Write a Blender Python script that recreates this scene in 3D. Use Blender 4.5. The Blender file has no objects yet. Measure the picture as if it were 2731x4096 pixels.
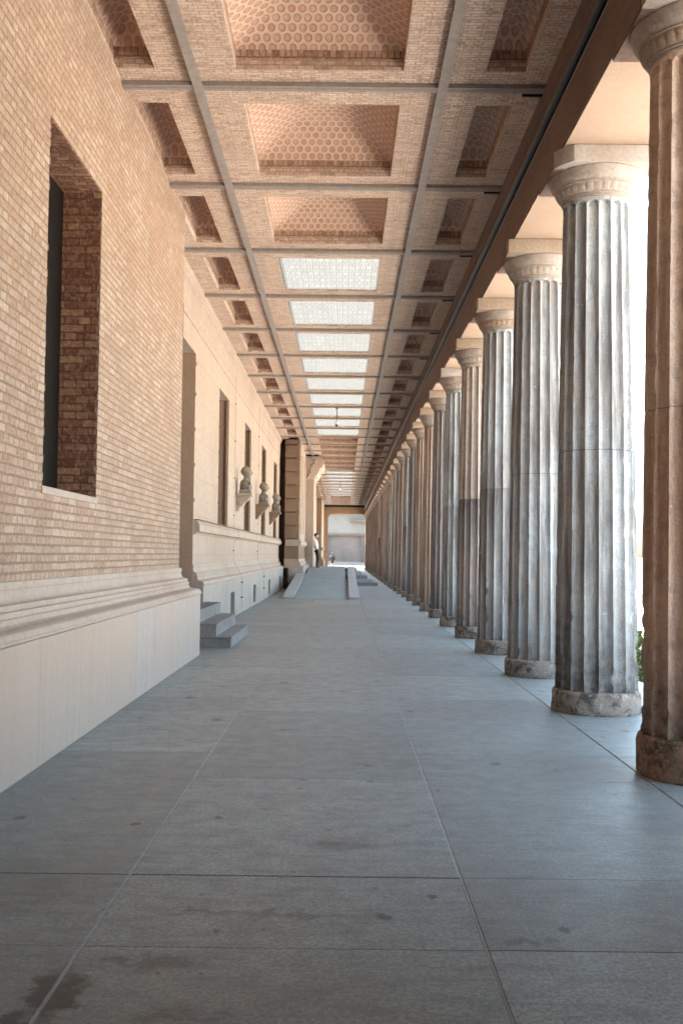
import bpy, bmesh, math, random
from mathutils import Vector, Matrix, noise

random.seed(7)
sc = bpy.context.scene
R = math.radians

# ------------------------------------------------------------------ camera
FPX, W0, H0 = 4100.0, 2731.0, 4096.0
cam_d = bpy.data.cameras.new("camera")
cam = bpy.data.objects.new("camera", cam_d)
sc.collection.objects.link(cam)
cam_d.sensor_fit = 'VERTICAL'
cam_d.sensor_height = 36.0
cam_d.lens = 36.0 * FPX / H0
cam_d.clip_start, cam_d.clip_end = 0.05, 20000
cam.location = (0, 0, 1.6)
pitch = math.atan(169 / FPX)
yaw = math.atan(10.5 / FPX)
roll = R(0.65)
cam.matrix_world = (Matrix.Translation((0, 0, 1.6)) @ Matrix.Rotation(yaw, 4, 'Z')
                    @ Matrix.Rotation(R(90) + pitch, 4, 'X') @ Matrix.Rotation(roll, 4, 'Z'))
sc.camera = cam

# ------------------------------------------------------------------ light
SUN_EL, SUN_AZ = 62.0, 292.0        # azimuth measured clockwise from +Y
world = bpy.data.worlds.new("World"); sc.world = world
world.use_nodes = True
nt = world.node_tree; nt.nodes.clear()
wo = nt.nodes.new('ShaderNodeOutputWorld'); bg = nt.nodes.new('ShaderNodeBackground')
sky = nt.nodes.new('ShaderNodeTexSky'); sky.sky_type = 'NISHITA'; sky.sun_disc = False
sky.sun_elevation = R(SUN_EL); sky.sun_rotation = R(SUN_AZ)
sky.air_density = 1.0; sky.dust_density = 4.0; sky.ozone_density = 0.4
bg.inputs['Strength'].default_value = 0.15
tint = nt.nodes.new('ShaderNodeMix'); tint.data_type = 'RGBA'; tint.blend_type = 'MULTIPLY'
tint.inputs[0].default_value = 1.0; tint.inputs[7].default_value = (1.0, 1.025, 0.91, 1)
nt.links.new(sky.outputs[0], tint.inputs[6]); nt.links.new(tint.outputs[2], bg.inputs[0]); nt.links.new(bg.outputs[0], wo.inputs[0])
sd = bpy.data.lights.new("sun", 'SUN'); sun = bpy.data.objects.new("sun", sd)
sc.collection.objects.link(sun)
sd.energy = 5.0; sd.angle = R(0.5); sd.color = (1.0, 0.95, 0.87)
sv = Vector((math.sin(R(SUN_AZ)) * math.cos(R(SUN_EL)), math.cos(R(SUN_AZ)) * math.cos(R(SUN_EL)), math.sin(R(SUN_EL))))
sun.rotation_euler = sv.to_track_quat('Z', 'Y').to_euler()
sc.view_settings.view_transform = 'Standard'
sc.view_settings.look = 'None'
sc.view_settings.exposure = 3.65
sc.view_settings.gamma = 1.0
sc.render.engine = 'CYCLES'
sc.cycles.use_denoising = True
sc.cycles.filter_width = 1.6
sc.cycles.max_bounces = 10
sc.cycles.diffuse_bounces = 7
sc.cycles.sample_clamp_indirect = 8

# ------------------------------------------------------------------ helpers
C = sc.collection
class MB:
    def __init__(s): s.v = []; s.f = []; s.smooth = False
    def box(s, x0, x1, y0, y1, z0, z1):
        n = len(s.v)
        s.v += [(x0,y0,z0),(x1,y0,z0),(x1,y1,z0),(x0,y1,z0),(x0,y0,z1),(x1,y0,z1),(x1,y1,z1),(x0,y1,z1)]
        s.f += [(n,n+3,n+2,n+1),(n+4,n+5,n+6,n+7),(n,n+1,n+5,n+4),(n+1,n+2,n+6,n+5),(n+2,n+3,n+7,n+6),(n+3,n,n+4,n+7)]
        return s
    def poly(s, pts):
        n = len(s.v); s.v += [tuple(p) for p in pts]; s.f.append(tuple(range(n, n+len(pts)))); return s
    def prism(s, prof, y0, y1, axis='Y'):
        """closed profile of (x,z) pairs swept along Y (or (y,z) along X)"""
        n = len(s.v); m = len(prof)
        for t in (y0, y1):
            for a, b in prof:
                s.v.append((a, t, b) if axis == 'Y' else (t, a, b))
        for i in range(m):
            j = (i+1) % m
            s.f.append((n+i, n+j, n+m+j, n+m+i))
        s.f.append(tuple(range(n, n+m))[::-1]); s.f.append(tuple(range(n+m, n+2*m)))
        return s
    def grid(s, xs, ys, zs, hole):
        """solid of grid cells, only its boundary faces"""
        nx, ny, nz = len(xs)-1, len(ys)-1, len(zs)-1
        F = lambda i,j,k: 0 <= i < nx and 0 <= j < ny and 0 <= k < nz and not hole((xs[i]+xs[i+1])/2, (ys[j]+ys[j+1])/2, (zs[k]+zs[k+1])/2)
        idx = {}
        def V(i,j,k):
            if (i,j,k) not in idx:
                idx[(i,j,k)] = len(s.v); s.v.append((xs[i],ys[j],zs[k]))
            return idx[(i,j,k)]
        for i in range(nx):
            for j in range(ny):
                for k in range(nz):
                    if not F(i,j,k): continue
                    if not F(i-1,j,k): s.f.append((V(i,j,k),V(i,j,k+1),V(i,j+1,k+1),V(i,j+1,k)))
                    if not F(i+1,j,k): s.f.append((V(i+1,j,k),V(i+1,j+1,k),V(i+1,j+1,k+1),V(i+1,j,k+1)))
                    if not F(i,j-1,k): s.f.append((V(i,j,k),V(i+1,j,k),V(i+1,j,k+1),V(i,j,k+1)))
                    if not F(i,j+1,k): s.f.append((V(i,j+1,k),V(i,j+1,k+1),V(i+1,j+1,k+1),V(i+1,j+1,k)))
                    if not F(i,j,k-1): s.f.append((V(i,j,k),V(i,j+1,k),V(i+1,j+1,k),V(i+1,j,k)))
                    if not F(i,j,k+1): s.f.append((V(i,j,k+1),V(i+1,j,k+1),V(i+1,j+1,k+1),V(i,j+1,k+1)))
        return s
    def lathe(s, prof, seg=48, mod=None, cx=0, cy=0):
        """prof: list of (r,z) bottom to top"""
        n = len(s.v); m = len(prof)
        for r, z in prof:
            for a in range(seg):
                t = 2*math.pi*a/seg
                rr = r + (mod(t, z) if mod else 0)
                s.v.append((cx + rr*math.cos(t), cy + rr*math.sin(t), z))
        for i in range(m-1):
            for a in range(seg):
                b = (a+1) % seg
                s.f.append((n+i*seg+a, n+i*seg+b, n+(i+1)*seg+b, n+(i+1)*seg+a))
        s.f.append(tuple(range(n, n+seg))[::-1]); s.f.append(tuple(range(n+(m-1)*seg, n+m*seg)))
        return s
    def tube(s, p0, p1, r, seg=8, r1=None):
        r1 = r if r1 is None else r1
        p0, p1 = Vector(p0), Vector(p1); d = (p1-p0).normalized()
        u = d.orthogonal().normalized(); w = d.cross(u); n = len(s.v)
        for p, q in ((p0, r), (p1, r1)):
            for a in range(seg):
                t = 2*math.pi*a/seg; s.v.append(tuple(p + u*(q*math.cos(t)) + w*(q*math.sin(t))))
        for a in range(seg):
            b = (a+1) % seg; s.f.append((n+a, n+b, n+seg+b, n+seg+a))
        s.f.append(tuple(range(n, n+seg))[::-1]); s.f.append(tuple(range(n+seg, n+2*seg)))
        return s
    def mesh(s, name):
        me = bpy.data.meshes.new(name); me.from_pydata(s.v, [], s.f); me.validate()
        return me
    def build(s, name, mat, parent=None, bevel=0, sharp=None, segs=2, loc=None):
        me = s.mesh(name)
        bm = bmesh.new(); bm.from_mesh(me); bmesh.ops.recalc_face_normals(bm, faces=bm.faces[:])
        if bevel:
            es = [e for e in bm.edges if e.is_manifold and e.calc_face_angle(0) > 0.5]
            bmesh.ops.bevel(bm, geom=es, offset=bevel, segments=segs, profile=0.6, affect='EDGES', clamp_overlap=True)
        bm.to_mesh(me); bm.free()
        if sharp is not None:
            me.shade_smooth(); me.set_sharp_from_angle(angle=R(sharp))
        me.materials.append(mat)
        o = bpy.data.objects.new(name, me); C.objects.link(o)
        if parent: o.parent = parent
        if loc: o.location = loc
        return o

def tag(o, label, cat, group=None, kind=None):
    o['label'] = label; o['category'] = cat
    if group: o['group'] = group
    o['kind'] = kind or 'thing'
    return o
def empty(name, label, cat, loc=(0,0,0), group=None):
    o = bpy.data.objects.new(name, None); C.objects.link(o); o.location = loc; o.empty_display_size = .1
    return tag(o, label, cat, group)

# ------------------------------------------------------------------ materials
class NB:
    """tiny node builder"""
    def __init__(s, name, rough=.85):
        s.m = bpy.data.materials.new(name); s.m.use_nodes = True
        s.t = s.m.node_tree; s.b = s.t.nodes['Principled BSDF']
        s.b.inputs['Roughness'].default_value = rough
        s.b.inputs['Specular IOR Level'].default_value = .3
    def n(s, typ, **kw):
        nd = s.t.nodes.new('ShaderNode'+typ)
        for k, v in kw.items():
            if k.startswith('i_'):
                key = k[2:].replace('_', ' ')
                nd.inputs[int(key) if key.isdigit() else key].default_value = v
            else: setattr(nd, k, v)
        return nd
    def l(s, a, b): s.t.links.new(a, b)
    def put(s, sock, v):
        if isinstance(v, bpy.types.NodeSocket): s.l(v, sock)
        else: sock.default_value = v
    def math(s, op, a, b=0.0, c=None, clamp=False):
        nd = s.n('Math', operation=op, use_clamp=clamp)
        s.put(nd.inputs[0], a); s.put(nd.inputs[1], b)
        if c is not None: s.put(nd.inputs[2], c)
        return nd.outputs[0]
    def vmath(s, op, a, b=(0,0,0)):
        nd = s.n('VectorMath', operation=op); s.put(nd.inputs[0], a); s.put(nd.inputs[1], b)
        return nd.outputs[1] if op in ('LENGTH','DISTANCE','DOT_PRODUCT') else nd.outputs[0]
    def mix(s, f, a, b, mode='MIX'):
        nd = s.n('Mix', data_type='RGBA', blend_type=mode)
        s.put(nd.inputs[0], f)
        for k, v in ((6, a), (7, b)):
            if isinstance(v, tuple) and len(v) == 3: v = (*v, 1)
            s.put(nd.inputs[k], v)
        return nd.outputs[2]
    def noise(s, vec, scale, detail=4, rough=.55, dist=0):
        nd = s.n('TexNoise'); s.l(vec, nd.inputs['Vector'])
        nd.inputs['Scale'].default_value = scale; nd.inputs['Detail'].default_value = detail
        nd.inputs['Roughness'].default_value = rough; nd.inputs['Distortion'].default_value = dist
        return nd.outputs[0]
    def ramp(s, f, stops, interp='LINEAR'):
        nd = s.n('ValToRGB'); s.l(f, nd.inputs[0]); r = nd.color_ramp; r.interpolation = interp
        while len(r.elements) < len(stops): r.elements.new(.5)
        for e, (p, c) in zip(r.elements, stops):
            e.position = p
            e.color = (*c, 1) if isinstance(c, tuple) else (c, c, c, 1)
        return nd.outputs[0]
    def rng(s, f, a, b, c=0.0, d=1.0):
        nd = s.n('MapRange'); s.l(f, nd.inputs[0])
        for i, v in enumerate((a, b, c, d)): nd.inputs[i+1].default_value = v
        return nd.outputs[0]
    def pos(s): return s.n('NewGeometry').outputs['Position']
    def xyz(s, v):
        nd = s.n('SeparateXYZ'); s.l(v, nd.inputs[0]); return nd.outputs
    def comb(s, x, y, z=0.0):
        nd = s.n('CombineXYZ')
        for i, v in enumerate((x, y, z)): s.put(nd.inputs[i], v)
        return nd.outputs[0]
    def bump(s, h, strength=.5, dist=.01):
        nd = s.n('Bump'); s.l(h, nd.inputs['Height']); nd.inputs['Strength'].default_value = strength
        nd.inputs['Distance'].default_value = dist; s.l(nd.outputs[0], s.b.inputs['Normal'])
    def uvbox(s):
        """(u, v) on the face's own plane from position and true normal"""
        g = s.n('NewGeometry'); p = s.xyz(g.outputs['Position']); nn = s.xyz(g.outputs['True Normal'])
        ax = s.math('GREATER_THAN', s.math('ABSOLUTE', nn[0]), .5)
        az = s.math('GREATER_THAN', s.math('ABSOLUTE', nn[2]), .6)
        # u: y when facing x, else x ; v: z, or y when facing z
        u = s.math('ADD', s.math('MULTIPLY', ax, p[1]), s.math('MULTIPLY', s.math('SUBTRACT', 1.0, ax), p[0]))
        v = s.math('ADD', s.math('MULTIPLY', az, p[1]), s.math('MULTIPLY', s.math('SUBTRACT', 1.0, az), p[2]))
        return s.comb(u, v, 0.0)

def brick_mat(name, ramp, mortar, bw=.28, bh=.075, ms=.008, bumpd=.012, warp=.006, dirt=None, swap=False, mottle=.35):
    b = NB(name, .9)
    uv = b.uvbox()
    nz = b.n('TexNoise'); b.l(uv, nz.inputs['Vector']); nz.inputs['Scale'].default_value = 3.1; nz.inputs['Detail'].default_value = 3
    off = b.vmath('MULTIPLY', b.vmath('SUBTRACT', nz.outputs['Color'], (.5,.5,.5)), (warp*4, warp*4, 0))
    uvw = b.vmath('ADD', uv, off)
    if swap:
        p = b.xyz(uvw); uvw = b.comb(p[1], p[0])
    br = b.n('TexBrick', offset=.5, offset_frequency=2, squash=.5, squash_frequency=2)
    b.l(uvw, br.inputs['Vector'])
    br.inputs['Color1'].default_value = (0,0,0,1); br.inputs['Color2'].default_value = (1,1,1,1); br.inputs['Mortar'].default_value = (0,0,0,1)
    br.inputs['Scale'].default_value = 1; br.inputs['Brick Width'].default_value = bw; br.inputs['Row Height'].default_value = bh
    br.inputs['Mortar Size'].default_value = ms; br.inputs['Mortar Smooth'].default_value = .35; br.inputs['Bias'].default_value = 0
    pos = b.pos()
    n1 = b.noise(pos, 26, 4, .65); n2 = b.noise(pos, 1.1, 3, .6); n3 = b.noise(pos, 90, 2, .6)
    val = b.math('ADD', b.math('MULTIPLY', br.outputs['Color'], .72), b.math('MULTIPLY', b.math('SUBTRACT', n1, .36), mottle*1.6))
    col = b.ramp(val, ramp)
    mcol = b.mix(n1, mortar, tuple(c*.7 for c in mortar))
    fac = b.math('MULTIPLY', br.outputs['Fac'], b.rng(n1, .3, .62, .45, 1.0))
    col = b.mix(fac, col, mcol)
    col = b.mix(b.rng(n2, .38, .66, 0, .35), col, tuple(c*.72 for c in ramp[1][1]))
    col = b.mix(b.rng(n3, .42, .66, 0, .42), col, tuple(c*.45 for c in ramp[1][1]))
    col = b.mix(b.rng(n1, .50, .68, 0, .35), col, tuple(min(1,c*1.15) for c in ramp[-1][1]))
    if dirt: col = b.mix(b.rng(b.noise(pos, dirt[0], 5, .7), .52, .72, 0, dirt[1]), col, dirt[2])
    b.l(col, b.b.inputs['Base Color'])
    h = b.math('ADD', b.math('MULTIPLY', b.math('SUBTRACT', 1.0, br.outputs['Fac']), .8),
               b.math('ADD', b.math('MULTIPLY', n1, .55), b.math('ADD', b.math('MULTIPLY', n3, .2), b.math('MULTIPLY', br.outputs['Color'], .25))))
    b.bump(h, .9, bumpd)
    return b.m

def stone_mat(name, c1, c2, c3=None, scale=1.6, streak=0.0, bumpd=.004, rough=.85, joints=None, speck=.25, panel=0.0):
    b = NB(name, rough)
    pos = b.pos()
    n1 = b.noise(pos, scale, 5, .6); n2 = b.noise(pos, scale*14, 4, .65); n3 = b.noise(pos, scale*70, 2, .6)
    col = b.mix(b.rng(n1, .35, .68), c1, c2)
    if c3: col = b.mix(b.rng(b.noise(pos, scale*.45, 4, .65, .4), .5, .72, 0, .8), col, c3)
    if streak:
        st = b.noise(b.vmath('MULTIPLY', pos, (5, 5, .35)), 1.4, 4, .6)
        col = b.mix(b.rng(st, .45, .7, 0, streak), col, tuple(c*.72 for c in c2))
    col = b.mix(b.rng(n2, .38, .64, 0, min(1, speck*1.5)), col, tuple(c*.55 for c in c1))
    col = b.mix(b.rng(n3, .45, .62, 0, .22), col, tuple(c*.5 for c in c1))
    hgt = b.math('ADD', b.math('MULTIPLY', n2, .6), b.math('MULTIPLY', n3, .35))
    if panel or joints:
        uv = b.uvbox(); p = b.xyz(uv)
        br = b.n('TexBrick', offset=.5, offset_frequency=2, squash=.62, squash_frequency=3)
        b.l(b.comb(p[0], b.math('SUBTRACT', p[1], joints[3] if len(joints) > 3 else 0.0)), br.inputs['Vector'])
        br.inputs['Color1'].default_value = (0,0,0,1); br.inputs['Color2'].default_value = (1,1,1,1); br.inputs['Mortar'].default_value = (.5,.5,.5,1)
        br.inputs['Scale'].default_value = 1; br.inputs['Brick Width'].default_value = joints[0]; br.inputs['Row Height'].default_value = joints[1]
        br.inputs['Mortar Size'].default_value = joints[2]; br.inputs['Mortar Smooth'].default_value = .2
        col = b.mix(b.math('MULTIPLY', br.outputs['Color'], panel), col, c3 or c2)
        col = b.mix(b.math('MULTIPLY', br.outputs['Fac'], .7), col, tuple(c*.45 for c in c1))
        hgt = b.math('SUBTRACT', hgt, b.math('MULTIPLY', br.outputs['Fac'], 1.2))
    b.l(col, b.b.inputs['Base Color'])
    b.bump(hgt, .8, bumpd)
    return b.m

BRICK = brick_mat('pale_brick', [(0,(.272,.148,.093)),(.10,(.399,.263,.183)),(.5,(.454,.327,.241)),(1,(.544,.428,.339))], (.344,.236,.170),
                  bw=.255, warp=.0045, ms=.010, bumpd=.035, mottle=.55, dirt=(.8,.35,(.417,.254,.152)))
REVEAL = brick_mat('dark_red_brick', [(0,(.15,.065,.04)),(.35,(.29,.125,.075)),(.7,(.42,.21,.12)),(1,(.54,.34,.20))], (.15,.10,.08), bw=.27, bh=.082, warp=.006, ms=.010, bumpd=.02, mottle=.6)
SOFFIT = brick_mat('ceiling_brick', [(0,(.314,.191,.134)),(.2,(.544,.394,.300)),(.55,(.670,.511,.411)),(1,(.796,.650,.543))], (.481,.341,.255), bw=.19, bh=.055, ms=.007, mottle=.6,
                   warp=.005, dirt=(1.4,.25,(.522,.319,.222)))
SOLDIER = brick_mat('soldier_brick', [(0,(.237,.116,.072)),(.3,(.437,.275,.188)),(.6,(.546,.379,.288)),(1,(.638,.487,.378))], (.310,.177,.126), bw=.07, bh=.26, ms=.008, mottle=.6)
SOFFIT_RED = brick_mat('reddish_ceiling_brick', [(0,(.144,.064,.040)),(.2,(.272,.136,.088)),(.55,(.368,.208,.136)),(1,(.440,.288,.208))], (.224,.120,.080), bw=.19, bh=.055, ms=.007, mottle=.6)

def pot_mat():
    """hexagonal field of round clay pot ends set in mortar"""
    b = NB('clay_pot_vault', .85)
    p = b.xyz(b.pos()); a = .112
    u = b.math('DIVIDE', p[0], a); v = b.math('DIVIDE', p[1], a*math.sqrt(3))
    def cell(du, dv):
        fu = b.math('SUBTRACT', b.math('FRACT', b.math('ADD', u, du)), .5)
        fv = b.math('MULTIPLY', b.math('SUBTRACT', b.math('FRACT', b.math('ADD', v, dv)), .5), math.sqrt(3))
        return b.math('SQRT', b.math('ADD', b.math('MULTIPLY', fu, fu), b.math('MULTIPLY', fv, fv)))
    d = b.math('MINIMUM', cell(20.0, 20.0), cell(20.5, 20.5))
    pos = b.pos(); n1 = b.noise(pos, 24, 4, .65); n2 = b.noise(pos, 7, 3, .6)
    d = b.math('ADD', d, b.math('MULTIPLY', b.math('SUBTRACT', n1, .5), .1))
    pot = b.rng(d, .33, .40, 1, 0)
    rim = b.math('MULTIPLY', b.rng(d, .22, .31, 0, 1), pot)
    clay = b.mix(b.rng(n2, .35, .65), (.50,.29,.21), (.58,.39,.30))
    clay = b.mix(b.math('MULTIPLY', rim, .5), clay, (.36,.17,.11))
    mort = b.mix(n1, (.70,.53,.41), (.58,.41,.30))
    b.l(b.mix(pot, mort, clay), b.b.inputs['Base Color'])
    b.bump(b.math('ADD', b.math('MULTIPLY', pot, -.8), b.math('MULTIPLY', n1, .4)), .8, .015)
    return b.m
POTS = pot_mat()

def skylight_mat():
    b = NB('frosted_skylight_glass', .6)
    p = b.xyz(b.pos()); pos = b.pos()
    br = b.n('TexBrick', offset=.5, offset_frequency=2, squash=.55, squash_frequency=2)
    b.l(b.comb(b.math('ADD', p[0], 30.0), p[1]), br.inputs['Vector'])
    br.inputs['Color1'].default_value = (.25,.255,.255,1); br.inputs['Color2'].default_value = (.28,.285,.285,1); br.inputs['Mortar'].default_value = (.19,.19,.185,1)
    br.inputs['Scale'].default_value = 1; br.inputs['Brick Width'].default_value = .11; br.inputs['Row Height'].default_value = .22
    br.inputs['Mortar Size'].default_value = .012; br.inputs['Mortar Smooth'].default_value = .6
    n1 = b.noise(pos, 9, 4, .7)
    col = b.mix(b.rng(n1, .4, .75, 0, .5), br.outputs['Color'], (.17,.165,.155))
    tr = b.n('BsdfTranslucent'); b.l(col, tr.inputs[0])
    df = b.n('BsdfDiffuse'); b.l(col, df.inputs[0])
    mx = b.n('MixShader'); mx.inputs[0].default_value = .72
    b.l(df.outputs[0], mx.inputs[1]); b.l(tr.outputs[0], mx.inputs[2])
    out = b.t.nodes['Material Output']; b.l(mx.outputs[0], out.inputs[0])
    return b.m
SKYLIGHT = skylight_mat()

def flat_mat(name, col, rough=.6, metal=0.0, var=.15, scale=12):
    b = NB(name, rough); b.b.inputs['Metallic'].default_value = metal
    n = b.noise(b.pos(), scale, 4, .6)
    b.l(b.mix(b.rng(n, .3, .7), tuple(c*(1-var) for c in col), tuple(min(1,c*(1+var)) for c in col)), b.b.inputs['Base Color'])
    b.bump(n, .3, .002)
    return b.m
BEAM = flat_mat('grey_painted_beam', (.293,.254,.229), .7)
DARKMETAL = flat_mat('dark_metal_channel', (.02,.022,.027), .35, .6)
LIP = flat_mat('bare_metal_lip', (.40,.41,.41), .5, .5)
ARCHI = stone_mat('dark_brown_stone', (.155,.097,.076), (.203,.131,.100), (.115,.070,.054), scale=1.2, speck=.4)
CREAM = stone_mat('cream_stone_soffit', (.326,.233,.172), (.370,.273,.202), (.290,.207,.150), scale=.8, bumpd=.002, speck=.1)
PLINTH = stone_mat('pale_limestone_plinth', (.472,.400,.363), (.446,.367,.313), (.446,.330,.255), scale=.7, streak=.4, joints=(1.9,3.0,.003,-1.0), panel=.9, speck=.12)
MOULD = stone_mat('limestone_moulding', (.443,.356,.291), (.479,.388,.315), (.372,.264,.197), scale=1.1, speck=.2)
PLASTER = stone_mat('cream_rendered_wall', (.450,.357,.284), (.491,.394,.324), (.391,.283,.212), scale=.6, streak=.3, bumpd=.003, speck=.3, joints=(.900,.778,.003), panel=.25)
PLINTH2 = stone_mat('pale_weathered_plinth', (.454,.412,.370), (.420,.361,.311), (.353,.277,.227), scale=.9, streak=.45, joints=(1.55,3.0,.006,-1.0), panel=.35, speck=.2)
PLASTER_ORANGE = stone_mat('ochre_rusticated_stone', (.289,.184,.116), (.340,.233,.154), (.238,.145,.088), scale=1.2, speck=.3)
RUST = stone_mat('tan_rusticated_stone', (.240,.160,.108), (.280,.196,.136), (.176,.112,.072), scale=1.3, speck=.35)
JAMB = stone_mat('tan_jamb', (.40,.27,.19), (.44,.31,.23), scale=.9, speck=.15)
GLASSD = flat_mat('dark_window_glass', (.012,.010,.009), .25)
_p = GLASSD.node_tree.nodes['Principled BSDF']; _p.inputs['Specular IOR Level'].default_value = .06; _p.inputs['Roughness'].default_value = .6
FRAME = flat_mat('brown_window_frame', (.16,.09,.055), .6)
GRANITE = stone_mat('grey_granite_step', (.247,.230,.218), (.296,.273,.261), (.164,.150,.142), scale=2.2, speck=.35)
GRANITE_L = stone_mat('pale_granite_kerb', (.364,.367,.365), (.433,.424,.425), (.295,.283,.281), scale=2.0, speck=.3)
WIRE = flat_mat('dull_zinc', (.34,.28,.23), .6, .1)
IRON = flat_mat('weathered_iron', (.12,.08,.06), .6, .3)
BUSTM = stone_mat('white_marble', (.296,.258,.216), (.273,.225,.181), (.201,.159,.121), scale=4, speck=.3)
BRACKL = stone_mat('pale_stone_bracket', (.448,.376,.304), (.400,.320,.248), scale=4, speck=.3)
BRACKD = stone_mat('shaded_stone_bracket', (.30,.20,.14), (.24,.15,.10), scale=4, speck=.3)  # darker copy of the bracket stone, shading put into its colour

def floor_mat():
    b = NB('granite_paving', .62)
    g = b.n('NewGeometry'); pos = g.outputs['Position']; p = b.xyz(pos); isl = g.outputs['Random Per Island']
    base = b.mix(isl, (.19,.242,.226), (.315,.385,.36))
    nA = b.noise(pos, .55, 5, .62, .3); nB = b.noise(pos, 5.5, 7, .78); nC = b.noise(pos, 48, 6, .82); nD = b.noise(pos, 260, 2, .7)
    col = b.mix(b.rng(nA, .36, .68, 0, .7), base, (.16,.165,.168))
    col = b.mix(b.rng(nB, .44, .66, 0, .55), col, (.13,.13,.125))
    col = b.mix(b.rng(nC, .46, .54, 0, .72), col, (.105,.115,.115))
    col = b.mix(b.rng(nD, .54, .62, 0, .6), col, (.48,.51,.51))
    # scuffs that run across the walkway
    sc_ = b.noise(b.vmath('MULTIPLY', pos, (1.0, 6.0, 1)), 2.4, 5, .7)
    col = b.mix(b.rng(sc_, .50, .66, 0, .5), col, (.13,.125,.12))
    # chewing gum and drips
    wp = b.vmath('ADD', pos, b.vmath('MULTIPLY', b.vmath('SUBTRACT', b.n('TexNoise').outputs['Color'], (.5,.5,.5)), (0,0,0)))
    vo = b.n('TexVoronoi', feature='F1'); b.l(b.vmath('MULTIPLY', wp, (1,.8,0)), vo.inputs['Vector']); vo.inputs['Scale'].default_value = 4.2; vo.inputs['Randomness'].default_value = 1
    rs = b.xyz(vo.outputs['Color'])
    rad = b.math('MULTIPLY', b.rng(rs[0], .55, 1.0, 0.0, .24), b.rng(nB, .40, .6, .3, 1.2))
    spot = b.math('MULTIPLY', b.rng(b.math('SUBTRACT', b.math('ADD', vo.outputs['Distance'], b.math('MULTIPLY', b.math('SUBTRACT', nC, .5), .06)), rad), -.02, .012, 1, 0), .8)
    col = b.mix(spot, col, (.055,.05,.047))
    vo2 = b.n('TexVoronoi', feature='F1'); b.l(b.vmath('MULTIPLY', pos, (1,.8,0)), vo2.inputs['Vector']); vo2.inputs['Scale'].default_value = 11; vo2.inputs['Randomness'].default_value = 1
    r2 = b.xyz(vo2.outputs['Color'])
    rad2 = b.math('MULTIPLY', b.rng(r2[1], .6, 1.0, 0.0, .2), b.rng(nA, .42, .58, .2, 1.2))
    col = b.mix(b.math('MULTIPLY', b.rng(b.math('SUBTRACT', vo2.outputs['Distance'], rad2), -.02, .012, 1, 0), .65), col, (.07,.066,.062))
    # large spills, and a broad patch at left painting the wall's shade
    wv = b.n('TexNoise'); b.l(pos, wv.inputs['Vector']); wv.inputs['Scale'].default_value = 7; wv.inputs['Detail'].default_value = 6; wv.inputs['Roughness'].default_value = .75
    pw = b.vmath('ADD', pos, b.vmath('MULTIPLY', b.vmath('SUBTRACT', wv.outputs['Color'], (.5,.5,.5)), (.5,.5,0)))
    for (cx, cy, rx, ry, s, c) in ((-1.02,3.78,.09,.22,.9,(.035,.032,.027)), (-1.18,3.50,.22,.06,.85,(.04,.036,.032)), (-.72,4.05,.22,.06,.55,(.06,.057,.052)),
                                (.02,5.72,.17,.10,.6,(.09,.085,.08)), (.0,6.45,.2,.07,.35,(.10,.10,.095)), (-.35,4.62,.42,.04,.6,(.08,.075,.07)), (.75,4.3,.10,.02,.7,(.06,.055,.05)), (-.55,3.6,.16,.05,.5,(.07,.065,.06)), (-1.7,5.0,.5,.35,.35,(.08,.07,.065)), (.5,7.9,.5,.12,.3,(.11,.11,.10)), (2.0,6.2,.35,.25,.3,(.13,.14,.145))):
        q = b.vmath('DIVIDE', b.vmath('SUBTRACT', pw, (cx, cy, 0)), (rx, ry, 1))
        q = b.vmath('MULTIPLY', q, (1,1,0))
        m = b.math('MULTIPLY', b.rng(b.vmath('LENGTH', q), .65, 1.35, 1, 0), s)
        col = b.mix(m, col, c)
    b.l(col, b.b.inputs['Base Color'])
    b.l(b.rng(nB, .3, .7, .36, .55), b.b.inputs['Roughness']); b.b.inputs['Specular IOR Level'].default_value = .5
    b.bump(b.math('ADD', b.math('MULTIPLY', nC, .6), b.math('MULTIPLY', nB, .6)), .7, .003)
    return b.m
PAVING = floor_mat()
JOINT = flat_mat('joint_sand', (.13,.12,.11), .95)
JOINTL = flat_mat('pale_joint_mortar', (.32,.32,.31), .9)
RAMPM = stone_mat('ramp_paving', (.275,.318,.317), (.323,.369,.367), (.218,.240,.233), scale=1.4, speck=.35, joints=(.855,.900,.005), panel=.2)

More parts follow.
